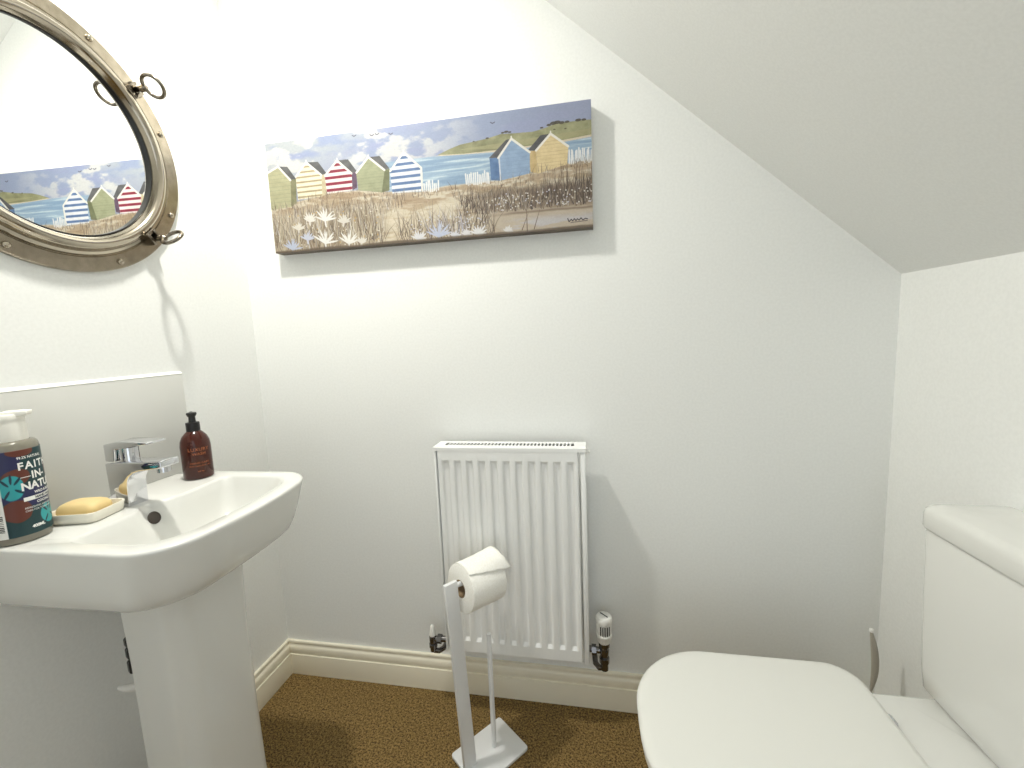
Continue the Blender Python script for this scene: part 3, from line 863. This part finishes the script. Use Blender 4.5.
# ------------------------------------------------------------------ toilet roll holder and roll
HB = (0.742, -0.1955, 0.0)
ROT = math.atan2(0.773, 0.634)
tr = thing('toilet_roll_holder', 'white metal freestanding toilet roll stand on the carpet before the radiator', 'toilet roll holder', HB, local=True, rotz=ROT)
MB().loft([rrect(-0.082, 0.082, -0.062, 0.062, 0.008, z, n=5, side=3) for z in (0.003, 0.0115)] ).build('base_plate', M['stand'], tr, bevel=0.0015, bseg=2)
PT = 0.519
def leaned(x, y, z):
    t = z / PT
    return (x - 0.024 * t, y + 0.004 * t, z)
pb_ = MB()
pb_.loft([[leaned(x, y, z) for x, y in ((-0.080, -0.005), (-0.045, -0.005), (-0.045, 0.005), (-0.080, 0.005))] for z in (0.0117, 0.2, 0.4, PT)])
pb_.build('post', M['stand'], tr, bevel=0.0012, bseg=2)
AX_Z = 0.5055
SAG = math.tan(math.radians(3.5))
MB().tube([(-0.072, 0.004, AX_Z + 0.012 * SAG), (0.06, 0.004, AX_Z - 0.12 * SAG)], 0.0062, 16).build('roll_arm', M['stand'], tr)
MB().lathe([(0.0, 0.0117), (0.0065, 0.0117), (0.0065, 0.334), (0.0055, 0.336), (0.0, 0.336)], (0.0165, 0.002, 0), seg=20).build('spare_roll_rod', M['stand'], tr)

def tilt(p):
    """the roll sags a little at its free end"""
    a = math.radians(3.5)
    x, z = p[0] + 0.06, p[2] - AX_Z
    return (-0.06 + x * math.cos(a) + z * math.sin(a), p[1], AX_Z - x * math.sin(a) + z * math.cos(a))
roll = thing('toilet_roll', 'white toilet roll with a loose sheet hanging on the stand', 'toilet roll', HB, local=True, rotz=ROT)
RR, RI, RA, RB = 0.0585, 0.0215, -0.0585, 0.0425
RCZ = AX_Z + 0.0065 - RI + 0.002
RCY = 0.004
q = MB().lathe([(RI, RA), (RR - 0.003, RA), (RR - 0.0008, RA + 0.0012), (RR, RA + 0.004), (RR, RB - 0.004), (RR - 0.0008, RB - 0.0012), (RR - 0.003, RB), (RI, RB)], (0, RCY, RCZ), 'x', 72)
q.v = [tilt(p) for p in q.v]
q.build('paper_roll', M['paper'], roll, angle=40)
q = MB().lathe([(RI, RA - 0.0003), (RI, RB + 0.0003), (RI - 0.0012, RB + 0.0003), (RI - 0.0012, RA - 0.0003), (RI, RA - 0.0003)], (0, RCY, RCZ), 'x', 40)
q.v = [tilt(p) for p in q.v]
q.build('cardboard_core', M['card'], roll)
# loose sheet: lies over the top of the roll and lifts away with a torn corner
sv, sf = [], []
na, nl = 22, 14
rs = random.Random(3)
for i in range(na + 1):
    t = i / na
    # from the back over the top to the viewer's side
    lift = 0.0012 + 0.0012 * t
    bulge = 0.017 * math.sin(PI * min(1.0, 0.12 + 0.80 * t))
    for j in range(nl + 1):
        w = j / nl
        x = RA + 0.0015 + (RB - RA - 0.003 + 0.0) * w
        # the torn end is longer on the far side
        tl = t * (0.80 + 0.26 * w) + (0.02 * math.sin(w * 23) if i == na else 0)
        a2 = math.radians(116 - 78 * tl)
        r = RR + lift + bulge * w ** 1.6
        dx = 0.016 * (w ** 3) * max(0, t - 0.6) / 0.4
        sv.append((x + dx, RCY - r * math.cos(a2), RCZ + r * math.sin(a2)))
for i in range(na):
    for j in range(nl):
        k = i * (nl + 1) + j
        sf.append((k, k + 1, k + nl + 2, k + nl + 1))
sv = [tilt(p) for p in sv]
so = MB().add(sv, sf).build('loose_sheet', M['paper'], roll, angle=80)
sm_ = so.modifiers.new('thick', 'SOLIDIFY'); sm_.thickness = 0.0006; sm_.offset = 1.0

# ------------------------------------------------------------------ toilet
TYC = -0.470
wc = thing('toilet', 'white close-coupled toilet with lid down against the right wall', 'toilet', (1.40, TYC, 0))
def dloop(x0, x1, h, rf, rb, z, n=14, ybow=0.0):
    """D outline: front at x0 with big radius, back at x1"""
    L = [(x, y, z) for x, y, z in rrect(-x1, -x0, -h, h, rf, z, n=n, side=8, bow=0.012, rr=rb)]
    return [(-x, TYC - y, z) for x, y, z in L]
pan = [dloop(1.27, 1.68, 0.105, 0.09, 0.04, 0.0), dloop(1.265, 1.68, 0.108, 0.09, 0.04, 0.02), dloop(1.25, 1.69, 0.112, 0.1, 0.04, 0.10),
       dloop(1.215, 1.69, 0.128, 0.11, 0.05, 0.20), dloop(1.165, 1.66, 0.150, 0.125, 0.08, 0.29), dloop(1.128, 1.60, 0.164, 0.135, 0.09, 0.35), dloop(1.116, 1.56, 0.168, 0.138, 0.09, 0.385),
       dloop(1.115, 1.54, 0.1685, 0.138, 0.08, 0.396)]
pan += [dloop(1.118, 1.535, 0.166, 0.136, 0.08, 0.3995), dloop(1.20, 1.45, 0.10, 0.09, 0.05, 0.4000)]
# raised ceramic shelf behind the hinges that carries the cistern
MB().loft(pan).build('pan', M['ceramic'], wc, angle=50)
sh = MB()
sh.loft([rrect(x0, 1.7405, TYC - h, TYC + h, 0.004, z, n=4, side=6, rr=rr_) for x0, h, z, rr_ in ((1.56, 0.10, 0.30, 0.02), (1.52, 0.125, 0.37, 0.02), (1.500, 0.132, 0.395, 0.02), (1.500, 0.132, 0.402, 0.02), (1.503, 0.130, 0.4085, 0.02), (1.508, 0.126, 0.4105, 0.02))])
sh.build('cistern_shelf', M['ceramic'], wc, angle=50)
MB().loft([dloop(1.100, 1.512, 0.172, 0.138, 0.05, 0.3995), dloop(1.097, 1.514, 0.1745, 0.140, 0.05, 0.402), dloop(1.097, 1.514, 0.1745, 0.140, 0.05, 0.411), dloop(1.100, 1.512, 0.172, 0.138, 0.05, 0.4135)]).build('seat', M['lid'], wc, angle=50)
lidl = [dloop(1.098, 1.512, 0.1745, 0.140, 0.052, 0.4140), dloop(1.0945, 1.5145, 0.1775, 0.142, 0.054, 0.4165), dloop(1.0935, 1.5150, 0.1780, 0.143, 0.055, 0.421), dloop(1.0950, 1.5145, 0.1768, 0.142, 0.054, 0.4262),
        dloop(1.1000, 1.512, 0.1730, 0.140, 0.052, 0.4292), dloop(1.112, 1.505, 0.164, 0.135, 0.048, 0.4306), dloop(1.17, 1.46, 0.11, 0.09, 0.04, 0.4318), dloop(1.26, 1.38, 0.04, 0.03, 0.02, 0.4322)]
MB().loft(lidl).build('lid', M['lid'], wc, angle=60)
for y in (TYC - 0.063, TYC + 0.063):
    MB().lathe([(0.0, -0.009), (0.0050, -0.009), (0.0060, -0.007), (0.0060, 0.007), (0.0050, 0.009), (0.0, 0.009)], (1.5185, y, 0.4165), 'y', 20).build('hinge', M['chrome'], wc)['label'] = 'small chrome hinge'
def cloop(x0, h, z, r=0.022):
    return rrect(x0, 1.7405, TYC - h, TYC + h, 0.003, z, n=8, side=8, rr=r)
cis = [cloop(1.650, 0.142, 0.4107), cloop(1.624, 0.153, 0.413), cloop(1.617, 0.158, 0.422), cloop(1.6155, 0.1625, 0.46), cloop(1.6150, 0.1705, 0.60), cloop(1.6150, 0.1748, 0.715), cloop(1.6165, 0.1738, 0.720)]
MB().loft(cis).build('cistern', M['ceramic'], wc, angle=50)
cl_ = [cloop(1.6175, 0.1680, 0.7203), cloop(1.6115, 0.1740, 0.7225), cloop(1.6095, 0.1760, 0.727), cloop(1.6095, 0.1760, 0.750), cloop(1.6110, 0.1745, 0.758), cloop(1.6160, 0.169, 0.7640), cloop(1.6240, 0.161, 0.7665), cloop(1.66, 0.11, 0.7685)]
MB().loft(cl_).build('cistern_lid', M['ceramic'], wc, angle=60)
MB().lathe([(0.0, 0.767), (0.021, 0.767), (0.021, 0.7715), (0.019, 0.7735), (0.0, 0.7735)], (1.690, TYC, 0), seg=32).build('flush_button', M['chrome'], wc)

# toilet brush behind the toilet
tb = thing('toilet_brush', 'slim grey-handled toilet brush standing in the corner behind the toilet', 'toilet brush', (1.667, -0.115, 0))
MB().lathe([(0.0, 0.0), (0.036, 0.0), (0.038, 0.004), (0.034, 0.15), (0.032, 0.156), (0.012, 0.158), (0.0, 0.158)], (1.667, -0.115, 0), seg=36).build('brush_holder', M['whiteplast'], tb)
hp, hr = [], []
for i in range(17):
    t = i / 16
    z = 0.156 + (0.378 - 0.156) * t
    hp.append((1.656 + 0.013 * math.sin(PI * min(1, max(0, (z - 0.19) / 0.19))), -0.115, z))
    hr.append(0.0022 + 0.0054 * math.sin(PI * min(1, max(0, (z - 0.225) / 0.155))) ** 0.8)
MB().tube(hp, hr, 16).build('handle', M['steel'], tb)
MB().lathe([(0.0, -0.003), (0.0038, -0.002), (0.0046, 0.002), (0.0036, 0.0055), (0.0, 0.007)], (hp[-1][0], -0.115, 0.378), seg=16).build('handle_tip', M['whiteplast'], tb)

# ------------------------------------------------------------------ soap dish and soap
sd = thing('soap_dish', 'cream rectangular soap dish on the basin edge beside the tap', 'soap dish', (0.0755, -0.5485, BZ + 0.0002), local=True, rotz=math.radians(14))
dl = [rrect(-0.044 + q, 0.049 - q, -0.042 + q, 0.037 - q, 0.015 - q * 0.4, z, n=6, side=4) for q, z in ((0.006, 0.0), (0.003, 0.003), (0.0, 0.019), (0.0008, 0.0203), (0.0034, 0.0195), (0.006, 0.007), (0.016, 0.006))]
MB().loft(dl).build('dish', M['dish'], sd, angle=50)
soap = thing('soap_bar', 'cream-yellow bar of soap lying in the cream soap dish', 'soap', (0.0755, -0.5485, BZ + 0.0066), local=True, rotz=math.radians(14))
sbm = [rrect(-0.036 + a, 0.036 - a, -0.027 + b2, 0.023 - b2, min(0.012, 0.9 * min(0.035 - a, 0.025 - b2)), z, n=6, side=4) for a, b2, z in ((0.008, 0.008, 0.0), (0.002, 0.002, 0.004), (0.0, 0.0, 0.010), (0.001, 0.001, 0.017), (0.004, 0.004, 0.0225), (0.010, 0.008, 0.0258), (0.020, 0.016, 0.0272), (0.030, 0.022, 0.0275))]
MB().loft(sbm).build('bar', M['soap'], soap, angle=60)

# ------------------------------------------------------------------ big hand wash bottle
HC, HR = (0.0625, -0.6345), 0.0365
hb = thing('hand_wash_bottle', 'large hand wash bottle with dark leafy label and pale pump on the basin', 'bottle', (HC[0], HC[1], BZ + 0.0003))
def hz_(h):
    return BZ + 0.0003 + h
MB().lathe([(0.0, hz_(0)), (HR - 0.004, hz_(0)), (HR - 0.001, hz_(0.002)), (HR, hz_(0.006)), (HR, hz_(0.159)), (HR - 0.0012, hz_(0.1645)), (HR - 0.004, hz_(0.168)), (0.028, hz_(0.1695)), (0.024, hz_(0.170)), (0.0, hz_(0.170))], (HC[0], HC[1], 0), seg=64).build('bottle_body', M['clearbottle'], hb)
LH0, LH1 = 0.0125, 0.1555
A0, A1 = math.radians(-72), math.radians(125)
def paint_label():
    nx, ny = 260, 150
    c = Canvas(nx, ny, 1)
    U, V = c.U, c.V
    AZ = np.degrees(A0) + (np.degrees(A1) - np.degrees(A0)) * U      # degrees round the bottle
    H = LH1 + (LH0 - LH1) * V                                        # metres above the base
    c.img[:] = (14, 54, 58)
    def blob(az, h, ra, rh, col, rag=.2, seed=0):
        nn = vnoise(nx, ny, 7, 6, 3, 40 + seed)
        m = sstep(1.06, .94, np.hypot((AZ - az) / ra, (H - h) / rh) + rag * (nn - .5) * 2)
        c.blend(m, col)
        return m
    brown, navy, teal = (98, 46, 32), (34, 36, 80), (44, 158, 164)
    blob(-40, .138, 30, .022, navy, .2, 1)
    blob(-8, .153, 26, .009, brown, .15, 2)
    blob(-22, .112, 26, .014, brown, .15, 3)
    blob(-10, .078, 46, .018, navy, .25, 4)
    blob(-30, .054, 27, .019, brown, .12, 5)
    blob(70, .12, 22, .02, brown, .2, 6); blob(95, .07, 25, .02, navy, .2, 7); blob(45, .066, 24, .014, navy, .2, 8)
    blob(-68, .138, 8, .006, teal, .1, 9)
    def monstera(az, h, ra, rh, seed):
        m = blob(az, h, ra, rh, teal, .12, seed)
        for k, (da, dh) in enumerate(((.55, .5), (-.45, .45), (.6, -.35), (-.4, -.5), (.05, .7))):
            x, y = (AZ - az) / ra - da, (H - h) / rh - dh
            an = math.atan2(dh, da)
            xr, yr = x * math.cos(an) + y * math.sin(an), -x * math.sin(an) + y * math.cos(an)
            c.blend(sstep(1.1, .8, np.hypot(xr / .42, yr / .11)) , (14, 50, 66))
    monstera(-34, .095, 22, .021, 10)
    monstera(34, .040, 22, .017, 11)
    monstera(100, .11, 20, .022, 12)
    c.blend((AZ > -17) * (AZ < 75) * (H > .0685) * (H < .0755) * 1.0, (238, 238, 234))
    c.blend((AZ > -16) * (AZ < 4) * (H > .1085) * (H < .1102) * 1.0, (238, 238, 234))
    # white edge strip with the bar code
    c.blend(sstep(-52, -53, AZ), (236, 236, 232))
    ph = ((H - .02) / .0030) % 1
    c.blend((ph < .5) * (AZ < -57) * (H > .024) * (H < .052) * 1.0, (40, 40, 40))
    return srgb_lin(np.clip(c.img, 0, 255))
lr = HR + 0.0006
label = grid_object('bottle_label', paint_label(), lambda u, v: (HC[0] + lr * np.cos(A0 + (A1 - A0) * u), HC[1] + lr * np.sin(A0 + (A1 - A0) * u), hz_(LH1) + (LH0 - LH1) * v), M['labelpaint'], hb)
label['label'] = 'dark teal label with leaf shapes and white lettering'
lm = label.modifiers.new('thick', 'SOLIDIFY'); lm.thickness = 0.0003; lm.offset = -1
tx = MB()
r2 = lr + 0.0004
tc_ = (HC[0], HC[1])
azl = math.radians(-17)
def put(mb, t, size, az, h, bold=0.0, spacing=1.0, xs=0.9, r=r2):
    """left-aligned text that starts at azimuth az"""
    v, f = text_geo(t, size, bold, spacing)
    x0 = min(p[0] for p in v)
    mb.add([(tc_[0] + r * math.cos(az + (x - x0) * xs / r), tc_[1] + r * math.sin(az + (x - x0) * xs / r), hz_(h) + y) for x, y, z in v], f)
put(tx, 'FAITH', 0.0172, azl, 0.1277, 0.0005, 1.22)
put(tx, 'IN-', 0.0172, math.radians(6), 0.1102, 0.0005, 1.05)
put(tx, 'NATURE', 0.0178, azl, 0.0930, 0.0006, 0.97)
brand = tx
claim = MB()
put(claim, '99.2% NATURAL', 0.0060, azl, 0.1420, 0.0001, 1.0, 0.8)
tx = MB()
put(tx, 'WILD & RICH', 0.0058, math.radians(5), 0.0808, 0.0002)
put(tx, 'COCONUT', 0.0058, math.radians(7), 0.0640, 0.0002)
put(tx, 'REFRESHING AND GENTLE', 0.0042, azl, 0.0570)
put(tx, 'CARE FOR YOUR HANDS', 0.0042, azl, 0.0520)
volume = MB()
put(volume, '400ML', 0.0070, math.radians(-10), 0.0245, 0.0003)
brand.build('brand_lettering', M['labelwhite'], label, smooth=False)
claim.build('claim_print', M['labelwhite'], label, smooth=False)
tx.build('small_print', M['labelwhite'], label, smooth=False)
volume.build('volume_print', M['labelwhite'], label, smooth=False)
t2 = MB()
put(t2, 'HAND WASH', 0.0060, math.radians(5), 0.0720, 0.0003, r=r2 + 0.0003)
t2.build('dark_lettering', M['labeldark'], label, smooth=False)
pump = MB().lathe([(0.0, hz_(0.166)), (0.0256, hz_(0.166)), (0.0262, hz_(0.168)), (0.0260, hz_(0.193)), (0.0258, hz_(0.1965)), (0.0255, hz_(0.203)), (0.0262, hz_(0.2045)), (0.0262, hz_(0.2125)), (0.0250, hz_(0.2140)), (0.0, hz_(0.2145))], (HC[0], HC[1], 0), seg=48)
pump.build('pump_collar', M['frost'], hb, angle=40)
nz = MB()
na_ = math.radians(40)
nz.loft([[(HC[0] + l * math.cos(na_) - w * math.sin(na_), HC[1] + l * math.sin(na_) + w * math.cos(na_), hz_(h)) for w, h in ((-wd, h0), (wd, h0), (wd, h1), (-wd, h1))]
         for l, wd, h0, h1 in ((0.0, 0.016, 0.2070, 0.2180), (0.020, 0.015, 0.2075, 0.2182), (0.034, 0.011, 0.2105, 0.2178))])
nz.build('pump_spout', M['frost'], hb, bevel=0.002, bseg=2)

# ------------------------------------------------------------------ amber soap bottle
AC, AR = (0.088, -0.322), 0.0305
ab = thing('amber_soap_bottle', 'amber-brown soap bottle with black pump on the far corner of the basin', 'bottle', (AC[0], AC[1], BZ + 0.0003))
MB().lathe([(0.0, hz_(0)), (AR - 0.004, hz_(0)), (AR - 0.001, hz_(0.0015)), (AR, hz_(0.005)), (AR, hz_(0.078)), (AR - 0.0015, hz_(0.090)), (AR - 0.006, hz_(0.101)), (AR - 0.0125, hz_(0.109)), (0.0140, hz_(0.113)), (0.0135, hz_(0.116)), (0.0, hz_(0.116))], (AC[0], AC[1], 0), seg=56).build('bottle_body', M['amber'], ab)
MB().lathe([(0.0, hz_(0.1135)), (0.0140, hz_(0.1135)), (0.0140, hz_(0.132)), (0.0132, hz_(0.134)), (0.0080, hz_(0.1345)), (0.0072, hz_(0.137)), (0.0068, hz_(0.150)), (0.0, hz_(0.150))], (AC[0], AC[1], 0), seg=40).build('pump_collar', M['black'], ab, angle=40)
ph_ = MB().lathe([(0.0, hz_(0.148)), (0.0080, hz_(0.148)), (0.0102, hz_(0.1525)), (0.0106, hz_(0.1550)), (0.0090, hz_(0.1575)), (0.0, hz_(0.1583))], (AC[0], AC[1], 0), seg=32)
ph_.tube([(AC[0], AC[1], hz_(0.153)), (AC[0] - 0.016, AC[1] + 0.014, hz_(0.153)), (AC[0] - 0.026, AC[1] + 0.022, hz_(0.1495))], [0.006, 0.005, 0.004], 12)
ph_.build('pump_head', M['black'], ab)
t3 = MB()
ar = AR + 0.0004
aza = math.radians(-33)
wrap_text(t3, 'LUXURY', 0.0105, AC, ar, aza, hz_(0.0720), 0.0, 1.1)
wrap_text(t3, 'WASH', 0.0090, AC, ar, aza, hz_(0.0615), 0.0, 1.1)
wrap_text(t3, 'HAND CARE', 0.0062, AC, ar, aza, hz_(0.0400), 0.0, 1.1)
wrap_text(t3, 'WITH NATURAL OILS', 0.0046, AC, ar, aza, hz_(0.0330), 0.0)
wrap_text(t3, '300 ML', 0.0046, AC, ar, aza, hz_(0.0200), 0.0)
t3.build('copper_lettering', M['goldtext'], ab, smooth=False)

# ------------------------------------------------------------------ light, camera
def light(name, kind, loc, energy, col, **kw):
    l = bpy.data.lights.new(name, kind)
    l.energy = energy; l.color = col
    for k, v_ in kw.items():
        setattr(l, k, v_)
    o = bpy.data.objects.new(name, l)
    o.location = loc
    C.objects.link(o)
    return o
light('ceiling_spotlight', 'SPOT', (0.334, -0.45, 2.159), 51.0, (1.0, 0.975, 0.895), shadow_soft_size=0.035, spot_size=math.radians(172), spot_blend=1.0)
light('ceiling_lamp_glow', 'POINT', (0.334, -0.45, 2.159), 3.0, (1.0, 0.975, 0.895), shadow_soft_size=0.035)
fill_lamp = light('added_fill_light', 'AREA', (1.09, DEPTH - 0.03, 1.15), 5.6, (0.88, 0.95, 1.0), shape='RECTANGLE', size=0.72, size_y=1.7)  # unseen fill added behind the camera to brighten the back wall
fill_lamp.rotation_euler = (PI / 2, 0, 0)
w = bpy.data.worlds.new('world'); bpy.context.scene.world = w
w.use_nodes = True
w.node_tree.nodes['Background'].inputs['Color'].default_value = (0.9, 0.95, 1.0, 1)
w.node_tree.nodes['Background'].inputs['Strength'].default_value = 0.03

cam = bpy.data.cameras.new('camera')
co_ = bpy.data.objects.new('camera', cam)
C.objects.link(co_)
cam.sensor_fit = 'HORIZONTAL'; cam.sensor_width = 36.0
cam.lens = 425.02 / 1024 * 36.0
cam.clip_start = 0.01
Rw = Matrix(((0.98323157, 0.17772983, -0.04083866), (-0.01908987, -0.12240107, -0.99229711), (-0.18135949, 0.97643745, -0.11695576)))
cols = Matrix((Rw[0], -Rw[1], -Rw[2])).transposed()      # camera axes as columns: right, up, back
mw = cols.to_4x4(); mw.translation = Vector((1.02177762, -1.16380115, 1.10182394))
co_.matrix_world = mw
sc = bpy.context.scene
sc.camera = co_
sc.view_settings.view_transform = 'Standard'
sc.view_settings.look = 'None'
sc.view_settings.exposure = 0.08
sc.view_settings.gamma = 1.0
sc.view_settings.use_curve_mapping = False
sc.cycles.max_bounces = 12
sc.cycles.diffuse_bounces = 8
